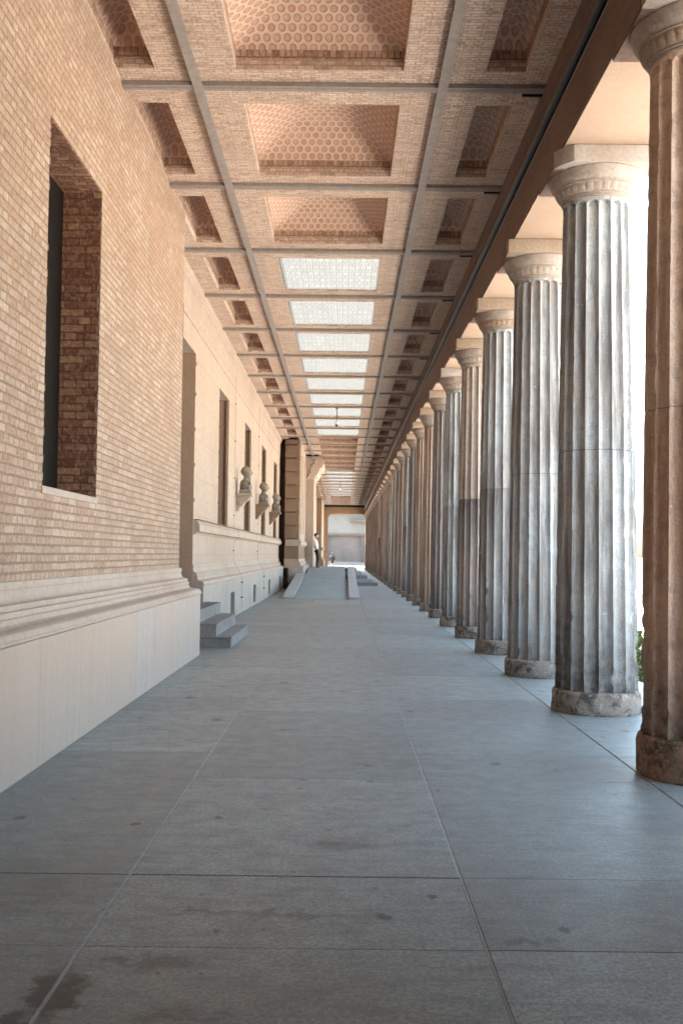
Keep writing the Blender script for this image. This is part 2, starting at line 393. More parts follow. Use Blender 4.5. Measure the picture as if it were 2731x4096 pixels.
def column_mat(name, base, warm, stain, s_amt, low_dark, jz=2.7, seed=0.0, up_tint=None, split=0.0):
    b = NB(name, .85)
    g = b.n('NewGeometry'); p = b.xyz(g.outputs['Position'])
    pos = b.vmath('ADD', g.outputs['Position'], (seed*13.1, seed*7.7, seed*3.3))
    n1 = b.noise(pos, 1.1, 5, .65, .3); n2 = b.noise(pos, 9, 5, .7); n3 = b.noise(pos, 60, 3, .65)
    stv = b.noise(b.vmath('MULTIPLY', pos, (7, 7, .55)), 1.2, 5, .65)
    col = b.mix(b.rng(n1, .36, .66), base, warm)
    jw = b.math('ADD', p[2], b.math('MULTIPLY', b.math('SUBTRACT', n2, .5), .04))
    if up_tint:
        col = b.mix(b.math('MULTIPLY', b.math('GREATER_THAN', p[2], jz), .75), col, up_tint)
    if split:   # dirty lower drum that fades downwards
        m = b.math('MULTIPLY', b.rng(jw, jz-1.7, jz-.05, 0, 1), b.math('LESS_THAN', jw, jz))
        col = b.mix(b.math('MULTIPLY', b.math('MULTIPLY', m, b.rng(stv, .3, .6, .5, 1)), split), col, stain)
    col = b.mix(b.rng(stv, .46, .60, 0, s_amt), col, stain)
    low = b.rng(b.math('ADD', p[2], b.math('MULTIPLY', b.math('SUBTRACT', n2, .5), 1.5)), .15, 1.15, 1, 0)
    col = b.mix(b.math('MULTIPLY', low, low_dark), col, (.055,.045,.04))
    col = b.mix(b.rng(n2, .50, .58, 0, .38), col, tuple(c*.52 for c in base))
    chips = b.rng(n2, .67, .71, 0, 1)
    col = b.mix(b.math('MULTIPLY', chips, .5), col, tuple(min(1, c*1.5) for c in base))
    col = b.mix(b.rng(n3, .45, .8, 0, .35), col, tuple(c*.5 for c in base))
    jl = b.math('LESS_THAN', b.math('ABSOLUTE', b.math('SUBTRACT', p[2], jz)), .005)
    col = b.mix(b.math('MULTIPLY', jl, .6), col, (.12,.10,.09))
    b.l(col, b.b.inputs['Base Color'])
    b.bump(b.math('ADD', b.math('MULTIPLY', n2, .7), b.math('SUBTRACT', b.math('MULTIPLY', n3, .5), b.math('MULTIPLY', jl, .8))), 1.0, .018)
    return b.m
G_ = (.38,.40,.40); Wm = (.36,.30,.25)
COLM = [
 column_mat('reddish_worn_column_stone', (.64,.44,.32), (.68,.52,.41), (.33,.21,.155), .4, .88, seed=1, up_tint=(.72,.57,.46)),
 column_mat('grey_blotched_column_stone', (.42,.445,.45), (.38,.36,.34), (.07,.055,.05), .6, .85, seed=2),
 column_mat('pale_grey_column_stone', (.41,.43,.435), (.36,.325,.30), (.09,.065,.055), .6, .55, seed=3),
 column_mat('streaked_grey_column_stone', (.40,.425,.435), (.35,.325,.305), (.08,.06,.055), .6, .6, seed=4, split=.5),
 column_mat('two_tone_column_stone', (.40,.35,.32), (.38,.30,.26), (.06,.055,.055), .35, .6, seed=5, up_tint=(.44,.35,.29), split=.95),
 column_mat('brown_column_stone', (.38,.30,.24), (.34,.24,.18), (.12,.07,.05), .5, .4, seed=6),
 column_mat('dark_sooty_column_stone', (.24,.21,.20), (.27,.22,.20), (.07,.06,.06), .5, .5, seed=7),
]
CAPM = stone_mat('weathered_capital_stone', (.323,.268,.225), (.357,.306,.272), (.255,.178,.136), scale=2.5, bumpd=.006, speck=.35)
CAPB = stone_mat('egg_band_stone', (.30,.215,.155), (.33,.25,.19), (.25,.14,.09), scale=5, bumpd=.006, speck=.4)
ABM = stone_mat('ochre_abacus_stone', (.304,.228,.164), (.328,.264,.208), (.288,.216,.168), scale=1.8, bumpd=.005, speck=.3)
ABW = stone_mat('bleached_abacus_stone', (.357,.315,.281), (.383,.348,.315), (.306,.238,.187), scale=1.8, bumpd=.008, speck=.3)
def base_mat(name, c, dark, pale):
    b = NB(name, .9); pos = b.pos()
    n1 = b.noise(pos, 6, 6, .7, .6); n2 = b.noise(b.vmath('ADD', pos, (5,9,2)), 9, 5, .7, .4); n3 = b.noise(pos, 55, 3, .7)
    col = b.mix(b.rng(b.noise(pos, 2.2, 4, .6), .4, .6), c, tuple(x*.75 for x in c))
    col = b.mix(b.rng(n1, .50, .58, 0, .85), col, dark)
    col = b.mix(b.rng(n2, .57, .62, 0, .8), col, pale)
    col = b.mix(b.rng(n3, .45, .62, 0, .5), col, tuple(x*.45 for x in c))
    b.l(col, b.b.inputs['Base Color'])
    b.bump(b.math('ADD', b.math('ADD', n1, n2), b.math('MULTIPLY', n3, .4)), 1.0, .02)
    return b.m
BASEM = [base_mat('mottled_column_base', (.30,.255,.22), (.055,.045,.04), (.40,.37,.34)), base_mat('reddish_column_base', (.33,.20,.14), (.06,.04,.03), (.38,.26,.19))]

# ------------------------------------------------------------------ dimensions
ZB, ZS = 6.83, 6.88                 # beam underside, brick soffit
Y0B, DY = 11.34, 3.137              # first visible cross beam, bay length
KMIN, KMAX = -5, 31
YB = lambda k: Y0B + DY*k
YEND = 109.0
YNEAR = -3.6
XW1, XP1 = -2.54, -2.24             # near brick wall face, its plinth face
XW2, XP2 = -2.97, -2.74             # far wall face, its plinth face
XC, Y0C = 2.65, 7.65                # column row
ZT = 5.80                           # column top

# ------------------------------------------------------------------ ground
gm = stone_mat('dry_ground', (.34,.31,.26), (.28,.26,.21), scale=.2, speck=.2)
g = MB().poly([(-9000,-900,-.45),(9000,-900,-.45),(9000,12000,-.45),(-9000,12000,-.45)]).build('ground', gm)
tag(g, 'dusty earth beyond the courtyard reaching the horizon', 'ground', kind='structure')
gv = stone_mat('pale_gravel', (.63,.575,.52), (.55,.50,.45), scale=.5, bumpd=.01, speck=.3)
g = MB().poly([(3.9,-30,-.43),(60,-30,-.43),(60,109.5,-.43),(3.9,109.5,-.43)]).build('path', gv)
tag(g, 'pale gravel courtyard beyond the columns', 'path', kind='structure')

m = MB()
lanes = [-4.32, -2.68, -1.04, .60, 2.20, 3.84]
def joints(off):
    ys = []; y = -3.3
    n = -3
    while True:
        a, b_ = 4.23 + DY*n, 5.16 + DY*n
        if a > YEND+3: break
        ys += [a, b_]; n += 1
    return ys
ys = [YNEAR] + [y for y in joints(0) if y > YNEAR+.4]
for li in range(len(lanes)-1):
    x0, x1 = lanes[li], lanes[li+1]
    yy = ys[:]
    if li in (1,): yy = [y for i, y in enumerate(ys) if not (i % 4 == 3)]
    if li in (2,): yy = [y for i, y in enumerate(ys) if not (i % 6 == 4 or abs(y-8.29) < .1)]
    for a, b_ in zip(yy[:-1], yy[1:]):
        dz = random.uniform(-.0015, .0015); jg = .003
        m.box(x0+jg+.003, x1-jg-.003, a+jg*.45, b_-jg*.45, -.1, dz)
fl = m.build('floor', PAVING, bevel=.003, segs=1)
tag(fl, 'grey granite slab paving of the covered walkway, stained and spotted', 'paving', kind='structure')
m = MB().box(-4.35, 3.86, YNEAR-.1, YEND+3.2, -.6, -.006)
o = m.build('floor_bed', JOINT); tag(o, 'sandy bedding showing in the joints between paving slabs', 'paving bed', kind='structure')
m = MB().box(-1.0465, -1.0335, YNEAR, 34, -.0059, -.001).box(.5952, .6048, YNEAR, 34, -.0059, -.0016)
m.v = m.v[:]
o = m.build('floor_joint', JOINTL); tag(o, 'pale mortar lines along the walkway paving', 'paving joint', kind='structure')

# ------------------------------------------------------------------ near brick wall
w1 = empty('brick_wall', 'pale brick wall with a deep window opening above a stone plinth, nearest on the left', 'wall', (XW1, 6, 0))
YW1 = 15.85
WY0, WY1, WZ0, WZ1 = 8.60, 10.48, 2.15, 5.32
def rel(o, root):
    o.parent = root; o.matrix_parent_inverse = Matrix.Translation(-Vector(root.location)); return o
def P(mb, name, mat, root, **k):
    o = mb.build(name, mat, None, **k); return rel(o, root)
inwin = lambda x,y,z: WY0 < y < WY1 and WZ0 < z < WZ1
m = MB().grid([XW1-.42, XW1], [YNEAR, WY0, WY1, YW1], [1.362, WZ0, WZ1, ZS+.02], inwin)
P(m, 'brickwork', BRICK, w1)
# window reveal: own dark brick lining, 6 mm proud of the cut
win = P(MB().grid([XW1-.42, XW1-.012], [WY0-.0, WY0+.006, WY1-.006, WY1], [WZ0+.03, WZ1-.006, WZ1], lambda x,y,z: WY0+.006 < y < WY1-.006 and z < WZ1-.006),
        'window', REVEAL, w1); win['label'] = 'dark red brick lined window opening'
o = MB().box(XW1-.46, XW1-.40, WY0-.05, WY1+.05, WZ0-.05, WZ1+.05).build('pane', GLASSD, win)
o = MB().box(XW1-.40, XW1+.012, WY0-.03, WY1+.03, WZ0-.066, WZ0+.0).build('window_sill', MOULD, win, bevel=.006)
# ragged brick ends along the opening's near and far edges
z = WZ0+.05
while z < WZ1-.1:
    if random.random() < .45: P(MB().box(XW1-.05, XW1+random.uniform(.002,.006), WY0-.004, WY0+random.uniform(.006,.016), z, z+.062), 'edge_brick', BRICK, w1, bevel=.004)
    if random.random() < .4: P(MB().box(XW1-.03, XW1+random.uniform(.003,.008), WY1-random.uniform(.008,.014), WY1+.004, z, z+.062), 'edge_brick', BRICK, w1, bevel=.004)
    z += .075
def base_profile(xw, xp, z0=.95, z1=1.362):
    """moulded base between plinth face xp and wall face xw"""
    d = xp - xw
    f = lambda t, z: (xw + d*t, z)
    pts = [f(.0,z1), f(.10,z1), f(.13,z1-.03), f(.13,z1-.055), f(.09,z1-.058), f(.09,z1-.066)]
    for i in range(8):     # scotia
        a = i/7; pts.append(f(.10 + .24*(1-math.cos(a*math.pi/2)), z1-.07-.09*math.sin(a*math.pi/2)))
    pts += [f(.40,z1-.162), f(.41,z1-.196), f(.37,z1-.199), f(.37,z1-.208), f(.46,z1-.211), f(.47,z1-.246), f(.42,z1-.249), f(.42,z1-.258)]
    for i in range(10):     # cyma
        a = i/9; pts.append(f(.47 + .55*(a - .13*math.sin(2*math.pi*a)), z1-.262-.112*(a + .12*math.sin(2*math.pi*a))))
    pts += [f(1.06,z1-.385), f(1.06,z1-.40), f(1.0,z0)]
    pts += [(xw-.4, z0), (xw-.4, z1)]
    return pts
P(MB().prism(base_profile(XW1, XP1), YNEAR, YW1+.02), 'moulded_base', MOULD, w1, sharp=28)
# moulding returns round the far corner in steps
def returns(root, xw, xp, ye, sign=1, mat=MOULD, xin=-3.4):
    prof = [(t, z) for t, z in base_profile(0, (xp-xw))[:-2]]
    prof = [(p[0], p[1]) for p in prof]
    m = MB(); pr = [(ye + sign*(.001 + p[0]), p[1]) for p in prof] + [(ye-sign*.0, .95), (ye-sign*.0, 1.362)]
    m.prism(pr, xin, xw - .001, axis='X')
    return P(m, 'moulded_base', mat, root, sharp=28)
P(MB().box(XW1-.42, XP1, YNEAR, YW1+.30, 0.0, .948), 'plinth', PLINTH, w1, bevel=.004)
prc = [(YW1+.021 + (p[0]-XW1)*1.0*.93, p[1]) for p in base_profile(XW1, XP1)[:-2]] + [(YW1+.021,.95),(YW1+.021,1.362)]
P(MB().prism(prc, XW1-.42, XW1+.02, axis='X'), 'moulded_base', MOULD, w1, sharp=28)
# mitred corner of the moulding
m = MB(); pf = base_profile(XW1, XP1)[:-2]
n = len(pf)
for (x,z) in pf: m.v.append((x, YW1+.0205, z))
for (x,z) in pf: m.v.append((x, YW1+.021+(x-XW1)*.93, z))
for (x,z) in pf: m.v.append((XW1+.02, YW1+.021+(x-XW1)*.93, z))
for i in range(n-1):
    m.f.append((i, i+1, n+i+1, n+i)); m.f.append((n+i, n+i+1, 2*n+i+1, 2*n+i))
P(m, 'moulded_base', MOULD, w1, sharp=28)
# thin shadow-gap downpipe at the far corner
P(MB().tube((XW1-.02, YW1+.05, 1.40), (XW1-.02, YW1+.05, 5.5), .018), 'conductor_rod', IRON, w1)

# ------------------------------------------------------------------ far rendered wall
w2 = empty('rendered_wall', 'long cream rendered wall with four narrow windows between the brick wall and the portal', 'wall', (XW2, 30, 0))
YA, YZ = YW1+.002, 46.9
wins = [(24.1+6.3*k, 26.15+6.3*k) for k in range(4)]
door = (17.8, 20.15)
def hole2(x,y,z):
    if door[0] < y < door[1] and z < 5.54: return True
    return any(a < y < b_ for a, b_ in wins) and 2.25 < z < 5.5
yb = sorted([YA, YZ] + [v for w in wins+[door] for v in w])
P(MB().grid([XW2-.5, XW2], yb, [.90, 2.25, 5.5, 5.54, 6.02], hole2), 'render_face', PLASTER, w2)
P(MB().box(XW2-.5, XW2+.012, YA, YZ, 6.02, 6.62), 'frieze', PLASTER, w2)
P(MB().prism([(XW2-.5,6.62),(XW2+.02,6.62),(XW2+.025,6.66),(XW2+.05,6.68),(XW2+.05,6.72),(XW2+.08,6.76),(XW2+.08,ZS+.01),(XW2-.5,ZS+.01)], YA, YZ), 'cornice', PLASTER, w2)
sw = [(WA_, WB_) for WA_, WB_ in [(25.07+6.3*k, 26.0+6.3*k) for k in range(4)]]
pieces = [(YA, door[0])] + [(door[1], YZ)]
for i, (a, b_) in enumerate(pieces):
    yb = sorted([a, b_] + [v for w in sw if w[0] > a for v in w if v < b_])
    hs = lambda x,y,z: any(u < y < v for u, v in sw) and .08 < z < .63 and x > XP2-.3
    P(MB().grid([XW2-.5, XP2-.3, XP2], yb, [0.0, .08, .63, .948], hs), 'plinth', PLINTH2, w2)
    P(MB().prism(base_profile(XW2, XP2), a, b_), 'moulded_base', MOULD, w2, sharp=28)
    zc = [(XW2-.02,1.96),(XW2+.03,1.96),(XW2+.05,2.0),(XW2+.12,2.02),(XW2+.12,2.15),(XW2+.09,2.20),(XW2+.06,2.248),(XW2-.02,2.248)]
    P(MB().prism(zc, a+(.12 if a > 18 else 0), b_), 'dado_cap', PLASTER, w2, sharp=28)
for a, b_ in sw:
    P(MB().box(XP2-.32, XP2-.28, a-.02, b_+.02, .06, .65), 'basement_window', GLASSD, w2)
for a, b_ in wins:
    f = P(MB().grid([XW2-.47, XW2-.41], [a+.005, a+.09, b_-.09, b_-.005], [2.255, 2.34, 5.41, 5.495], lambda x,y,z: a+.09 < y < b_-.09 and 2.34 < z < 5.41), 'window', FRAME, w2)
    MB().box(XW2-.455, XW2-.435, a+.08, b_-.08, 2.33, 5.42).build('pane', GLASSD, f)
    P(MB().box(XW2-.40, XW2-.012, b_-.012, b_-.003, 2.252, 5.497), 'window_jamb', JAMB, w2)
    P(MB().box(XW2-.09, XW2-.055, b_-.05, b_-.0125, 2.252, 5.497), 'jamb_bead', FRAME, w2)
    for z in (2.75, 3.35, 3.95, 4.55, 5.15):
        P(MB().box(XW2-.03, XW2+.022, a-.03, a+.03, z, z+.06), 'shutter_hinge', FRAME, w2, bevel=.008)
P(MB().box(XW2+.001, XW2+.115, door[1]+.12, YZ, 2.2485, 2.262), 'flashing', FRAME, w2)
P(MB().box(-4.9, -4.4, YNEAR, YEND, 0, 9.0), 'sun_block_wall', PLASTER, w2)  # unseen wall added to stop sun leaking in beside the portal
P(MB().box(-4.4, -2.75, YNEAR, YEND, 7.02, 7.3), 'sun_block_roof', PLASTER, w2)  # unseen roof added over the gap to block the sun
# entrance between the walls
dr = P(MB().grid([XW2-.62, XW2-.52], [door[0]-.05, door[0]+.1, door[1]-.1, door[1]+.05], [.9, 5.4, 5.6], lambda x,y,z: door[0]+.1 < y < door[1]-.1 and z < 5.4), 'door', FRAME, w2)
MB().box(XW2-.59, XW2-.55, door[0]+.09, door[1]-.09, .9, 5.41).build('pane', GLASSD, dr)
P(MB().box(XW2-.5, XW2+.008, door[1]-.012, door[1]-.001, .95, 5.53), 'door_jamb', JAMB, w2)
for z in (2.6, 3.3, 4.0, 4.7, 5.3):
    P(MB().box(XW2-.01, XW2+.03, door[1]+.02, door[1]+.07, z, z+.07), 'hinge_pin', PLASTER, w2, bevel=.012)

# granite steps up to the entrance
st = empty('entrance_steps', 'grey granite steps up to the entrance at the far end of the brick wall', 'steps', (-2.2, 18.9, 0))
sx = [-1.87, -2.12, -2.42, -2.98]; sz = [0, .185, .405, .63, .84]
for i in range(4):
    P(MB().box(-3.45, sx[i]-.012, 17.35, 20.42, sz[i]+(.001 if i else 0), sz[i+1]-.03), 'step', GRANITE, st, bevel=.004)
    P(MB().box(-3.45, sx[i], 17.335, 20.435, sz[i+1]-.0295, sz[i+1]), 'tread', GRANITE, st, bevel=.006)

# lightning conductors
for i, (y, lab) in enumerate(((27.55, 'thin metal conductor cable down the rendered wall just before the nearest bust'), (35.2, 'thin metal conductor cable down the rendered wall beyond the middle bust'))):
    o = empty('conductor_cable', lab, 'cable', (XW2, y, 0), 'conductor cables on the rendered wall')
    m = MB().tube((XW2+.02,y,2.3),(XW2+.02,y,6.6),.0045).tube((XW2+.02,y,2.3),(XW2+.15,y,2.2),.0045).tube((XW2+.15,y,2.2),(XW2+.15,y,2.0),.0045)
    m.tube((XW2+.15,y,2.0),(XW2+.03,y,1.9),.0045).tube((XW2+.03,y,1.9),(XW2+.03,y,1.4),.0045).tube((XW2+.03,y,1.4),(XP2+.03,y,.95),.0045).tube((XP2+.03,y,.95),(XP2+.03,y,.02),.0045)
    P(m, 'cable', WIRE, o)
    for z in (1.65, 2.6, 3.6, 4.6, 5.6):
        P(MB().box(XW2, XW2+.03, y-.014, y+.014, z, z+.03), 'clamp', IRON, o)
    P(MB().box(XP2, XP2+.055, y-.02, y+.02, .4, .435), 'clamp', IRON, o)
    P(MB().box(XP2, XP2+.055, y-.02, y+.02, .8, .835), 'clamp', IRON, o)

# ------------------------------------------------------------------ skin figures
def skinned(name, chains, mat, parent=None, sub=2, root=0, loc=(0,0,0), rotz=0):
    """chains: list of lists of (x,y,z,r); a shared first point joins chains"""
    vs, es, rs, key = [], [], [], {}
    for ch in chains:
        prev = None
        for p in ch:
            k = tuple(round(c, 4) for c in p[:3])
            if k not in key:
                key[k] = len(vs); vs.append(p[:3]); rs.append(p[3])
            i = key[k]
            if prev is not None and prev != i: es.append((prev, i))
            prev = i
    me = bpy.data.meshes.new(name); me.from_pydata(vs, es, [])
    o = bpy.data.objects.new(name, me); C.objects.link(o)
    md = o.modifiers.new('skin', 'SKIN'); md.use_smooth_shade = True
    sl = me.skin_vertices[0].data if me.skin_vertices else None
    if sl is None:
        bm = bmesh.new(); bm.from_mesh(me); bm.verts.layers.skin.verify(); bm.to_mesh(me); bm.free(); sl = me.skin_vertices[0].data
    for i, r in enumerate(rs):
        sl[i].radius = (r, r) if not isinstance(r, tuple) else r
        sl[i].use_root = (i == root)
    s = o.modifiers.new('sub', 'SUBSURF'); s.levels = sub; s.render_levels = sub
    dg = bpy.context.evaluated_depsgraph_get()
    nm = bpy.data.meshes.new_from_object(o.evaluated_get(dg)); o.modifiers.clear(); o.data = nm
    nm.name = name; nm.materials.clear(); nm.materials.append(mat)
    for p in nm.polygons: p.use_smooth = True; p.material_index = 0
    if parent: o.parent = parent
    o.location = loc; o.rotation_euler = (0,0,rotz)
    return o

# ------------------------------------------------------------------ busts on brackets
def head_mesh(mb, c, s=1.0, face=(1,0)):
    """small modelled head: skull, jaw, nose, brow, ears; face looks along face=(dx,dy)"""
    fx, fy = face; n0 = len(mb.v); U, V_ = 20, 16
    for j in range(V_+1):
        ph = math.pi*j/V_; 
        for i in range(U):
            th = 2*math.pi*i/U
            a, b_, z = math.sin(ph)*math.cos(th), math.sin(ph)*math.sin(th), math.cos(ph)
            # a = forward, b = side
            A = a*.098; B = b_*.076; Z = z*.118
            if z < 0: B *= 1-.28*(-z); A = A*(1-.10*(-z)) + .014*(-z)
            if a < 0 and z > -.4: A *= 1.10
            if a > .75:
                w = (a-.75)/.25
                if abs(b_) < .25:
                    if -.38 < z < .12: A += .024*w*(1-abs(b_)/.25)*(1 - (z+.0)/.3 if z > 0 else 1)
                    if -.62 < z < -.5: A += .006*w
                if .12 < z < .25 and .12 < abs(b_) < .5: A -= .008*w
                if .28 < z < .42: A += .005*w
            if abs(b_) > .9 and abs(z) < .25: B *= 1.14
            X = A*s; Yy = B*s
            mb.v.append((c[0]+X*fx-Yy*fy, c[1]+X*fy+Yy*fx, c[2]+Z*s))
    for j in range(V_):
        for i in range(U):
            k = (i+1) % U
            mb.f.append((n0+j*U+i, n0+(j+1)*U+i, n0+(j+1)*U+k, n0+j*U+k))
    return mb
def bust(loc, lab, s=1.0, var=0):
    o = empty('bust', lab, 'bust', loc, 'busts on the rendered wall')
    ch = [[(.02,0,.07,.19),(.02,0,.17,.20),(-.0,0,.27,.175),(.01,0,.36,.09),(.02,0,.45,.075)],
          [(-.0,0,.27,.175),(0,.14,.25,.12),(0,.21,.17,.10)], [(-.0,0,.27,.175),(0,-.14,.25,.12),(0,-.21,.17,.10)]]
    b_ = skinned('chest', ch, BUSTM, o)
    m = MB(); head_mesh(m, (.045,0,.55), 1.28)
    m.build('head', BUSTM, o, sharp=60)
    m = MB(); head_mesh(m, (.012,0,.575), 1.32)
    m.build('hair', BUSTM, o, sharp=60)
    MB().box(-.15,.17,-.19,.19,0.001,.09).build('socle', BUSTM, o, bevel=.012)
    o.scale = (s,s,s)
    return o
for k in range(3):
    y = 28.25 + 6.3*k
    which = ['nearest', 'middle', 'farthest'][k]
    br = empty('wall_bracket', f'{["pale","brown","small brown"][k]} stone console bracket carrying the {which} bust', 'bracket', (XW2, y, 2.8), 'brackets carrying the busts')
    prof = [(0,-.06),(.08,-.02),(.12,.07),(.20,.12),(.24,.20),(.33,.25),(.37,.33),(.40,.345),(.40,.37),(0,.37)]
    mt = BRACKL if k == 0 else BRACKD
    MB().prism([(a, b_) for a, b_ in prof], -.19, .19).build('console', mt, br, bevel=.006, sharp=30)
    MB().box(.0,.45,-.26,.26,.371,.45).build('shelf', mt, br, bevel=.01)
    m = MB(); m.lathe([(.05,0),(.055,.02),(.04,.03)], 16); o = m.build('scroll', mt, br, sharp=40); o.rotation_euler = (R(90),0,0); o.location = (.13,-.19,.17)
    bust((XW2+.24, y, 3.252), f'{["white","grey-white","weathered"][k]} marble bust on the {which} wall bracket between two windows', 1.03, k)

# ------------------------------------------------------------------ portal
def pier(root, x0, x1, y0, y1, mat, z0=1.362, z1=6.88, course=.62, start=1.362):
    """rusticated pier: channelled courses"""
    m = MB(); z = 2.26
    while z < z1-.05:
        zt = min(z+course, z1); m.box(x0, x1, y0, y1, z+.03, zt-.03); m.box(x0, x1-.12, y0+.12, y1-.02, zt-.03, min(zt+.03, z1)); z += course
    m.box(x0, x1-.05, y0+.05, y1-.02, 2.25, 2.28)
    P(m, 'rusticated_shaft', mat, root)
    return m
por = empty('portal', 'projecting stone portal with banded pier and carved bracket beyond the busts, left of the ramp', 'portal', (-2.4, 50, 0))
XPR, YPR = -2.06, 46.92
pier(por, -2.71, XPR, YPR, YPR+1.5, RUST)
P(MB().box(-3.35, -2.712, YPR+.6, YPR+.7, 0, ZS), 'dark_doorway', FRAME, por)
P(MB().box(-3.5, XPR-.004, YPR+1.501, 54.5, 2.25, ZS), 'flank', PLASTER, por)
for i in range(3):
    P(MB().box(XPR-.003, XPR+.03, YPR+2.2+i*1.9, YPR+3.0+i*1.9, 2.6, 6.3), 'pilaster_strip', PLASTER, por, bevel=.006)
zc = lambda xw: [(xw-.6,1.96),(xw+.03,1.96),(xw+.05,2.0),(xw+.12,2.02),(xw+.12,2.15),(xw+.09,2.20),(xw+.06,2.248),(xw-.6,2.248)]
P(MB().prism(zc(XPR), YPR-.11, 54.5), 'dado_cap', MOULD, por, sharp=28)
P(MB().box(-2.71, XPR, YPR+.0, 54.5, 1.363, 1.959), 'dado', RUST, por)
P(MB().prism(base_profile(XPR, XPR+.23)[:-2]+[(-2.71,.95),(-2.71,1.362)], YPR-.2, 54.5), 'moulded_base', MOULD, por, sharp=28)
P(MB().box(-2.5, XPR+.23, YPR-.2, 54.5, .0, .948), 'plinth', PLINTH2, por)
XQ = -1.62
P(MB().box(-3.5, XQ, 54.52, 58.5, .885, 5.56), 'door_surround', PLASTER, por, bevel=.01)
prof = [(-3.4,5.562),(XQ+.03,5.562),(XQ+.06,5.66),(XQ+.03,5.74),(XQ+.15,5.80),(XQ+.22,5.95),(XQ+.30,6.02),(XQ+.27,6.12),(XQ+.42,6.2),(XQ+.5,6.38),(XQ+.50,6.62),(XQ+.40,6.80),(-3.4,6.80)]
P(MB().prism(prof, 54.4, 58.6), 'carved_bracket', MOULD, por, bevel=.02, sharp=30)
P(MB().box(-3.4, XQ+.2, 54.3, 58.7, 6.801, 6.86), 'bracket_lid', GLASSD, por)
# leaf relief on the bracket
m = MB()
for i in range(7):
    zz = 5.66+i*.15; xx = XQ - .1 + (i*.07)
    m.lathe([(.001,zz-.05),(.07,zz-.02),(.09,zz+.03),(.05,zz+.08),(.001,zz+.1)], 10, cx=xx-.25, cy=54.39)
P(m, 'carved_leaf', MOULD, por, sharp=50)
P(MB().box(-3.6, -2.6, 58.62, 97.0, 0, ZS), 'wall_run', PLASTER, por)

# second, ochre pier near the far end
po2 = empty('stone_pier', 'small ochre banded stone pier near the far end of the walkway', 'pier', (-2.4, 97, 0))
pier(po2, -3.0, -2.13, 97.05, 98.6, PLASTER_ORANGE)
P(MB().box(-3.0, -2.14, 98.62, YEND-.6, 1.363, ZS), 'flank', PLASTER, po2)
P(MB().prism(zc(-2.13), 96.93, YEND-.6), 'dado_cap', PLASTER_ORANGE, po2, sharp=28)
P(MB().box(-3.0, -2.13, 97.05, 98.6, 1.363, 1.959), 'dado', PLASTER_ORANGE, po2)
P(MB().prism(base_profile(-2.13, -1.93)[:-2]+[(-3.0,.95),(-3.0,1.362)], 96.9, YEND-.6), 'moulded_base', PLASTER_ORANGE, po2, sharp=28)
P(MB().box(-3.0, -1.93, 96.9, YEND-.6, .0, .948), 'plinth', PLASTER_ORANGE, po2)

# ------------------------------------------------------------------ ramp and landing
rp = empty('access_ramp', 'pale stone ramp between two kerbs rising to the portal landing', 'ramp', (-.8, 36, 0))
RY0, RY1, RZ = 36.1, 51.0, .88
def zr(y): return max(0, min(RZ, (y-RY0)/(RY1-RY0)*RZ))
P(MB().prism([(RY0,.004),(RY1,RZ),(62.0,RZ),(62.0,0.003),(RY0,.003)], -1.72, .08, axis='X'), 'ramp_surface', RAMPM, rp)
for x0, x1, ye in ((-2.13,-1.75,46.6),(.20,.56,52.4)):
    P(MB().prism([(RY0,.003),(RY0,.10),(ye,zr(ye)+.10),(ye,.003)], x0, x1, axis='X'), 'kerb', GRANITE_L, rp, bevel=.008)
P(MB().prism([(RY0+.1,.0035),(RY0+.1,.0045),(51.9,RZ-.5),(51.9,.0035)], .081, .199, axis='X'), 'drain_channel', DARKMETAL, rp)
P(MB().prism([(RY0+.1,.0035),(RY0+.1,.03),(46.3,.5),(46.3,.0035)], -1.749, -1.721, axis='X'), 'drain_channel', DARKMETAL, rp)
ls = empty('landing_steps', 'grey stone steps descending from the portal landing toward the columns', 'steps', (1.1, 55, 0))
for i in range(5):
    P(MB().box(.09 if i < 4 else .081, 1.76-.27*i, 52.5+.02*i, 58.0, .176*i+(.003 if i==0 else .001), .176*(i+1)), 'step', GRANITE if i % 2 == 0 else GRANITE_L, ls, bevel=.008)

# ------------------------------------------------------------------ ceiling
ce = empty('coffered_ceiling', 'brick coffered ceiling between grey beams over the walkway', 'ceiling', (0, 50, ZS))
XL, XR = -3.02, 2.20
CX = [(-2.57,-2.12), (-1.235,.60), (1.49,1.93)]
cells = list(range(KMIN, KMAX))
cy = lambda k: (YB(k)+.50, YB(k+1)-.36)
white = set(range(2,11)) | set(range(17,26))
xs = sorted([XL, XR] + [v for c in CX for v in c])
def soffit(ks, mat):
    yb = [YB(ks[0])] + [v for k in ks for v in cy(k)] + [YB(ks[-1]+1) if ks[-1] < KMAX-1 else YEND]
    isH = lambda x,y,z: any(a < x < b_ for a, b_ in CX) and any(cy(k)[0] < y < cy(k)[1] for k in ks)
    P(MB().grid(xs, yb, [ZS, ZS+.12], isH), 'brick_soffit', mat, ce)
soffit(list(range(KMIN, 11)), SOFFIT); soffit(list(range(11,17)), SOFFIT); soffit(list(range(17,KMAX)), SOFFIT)

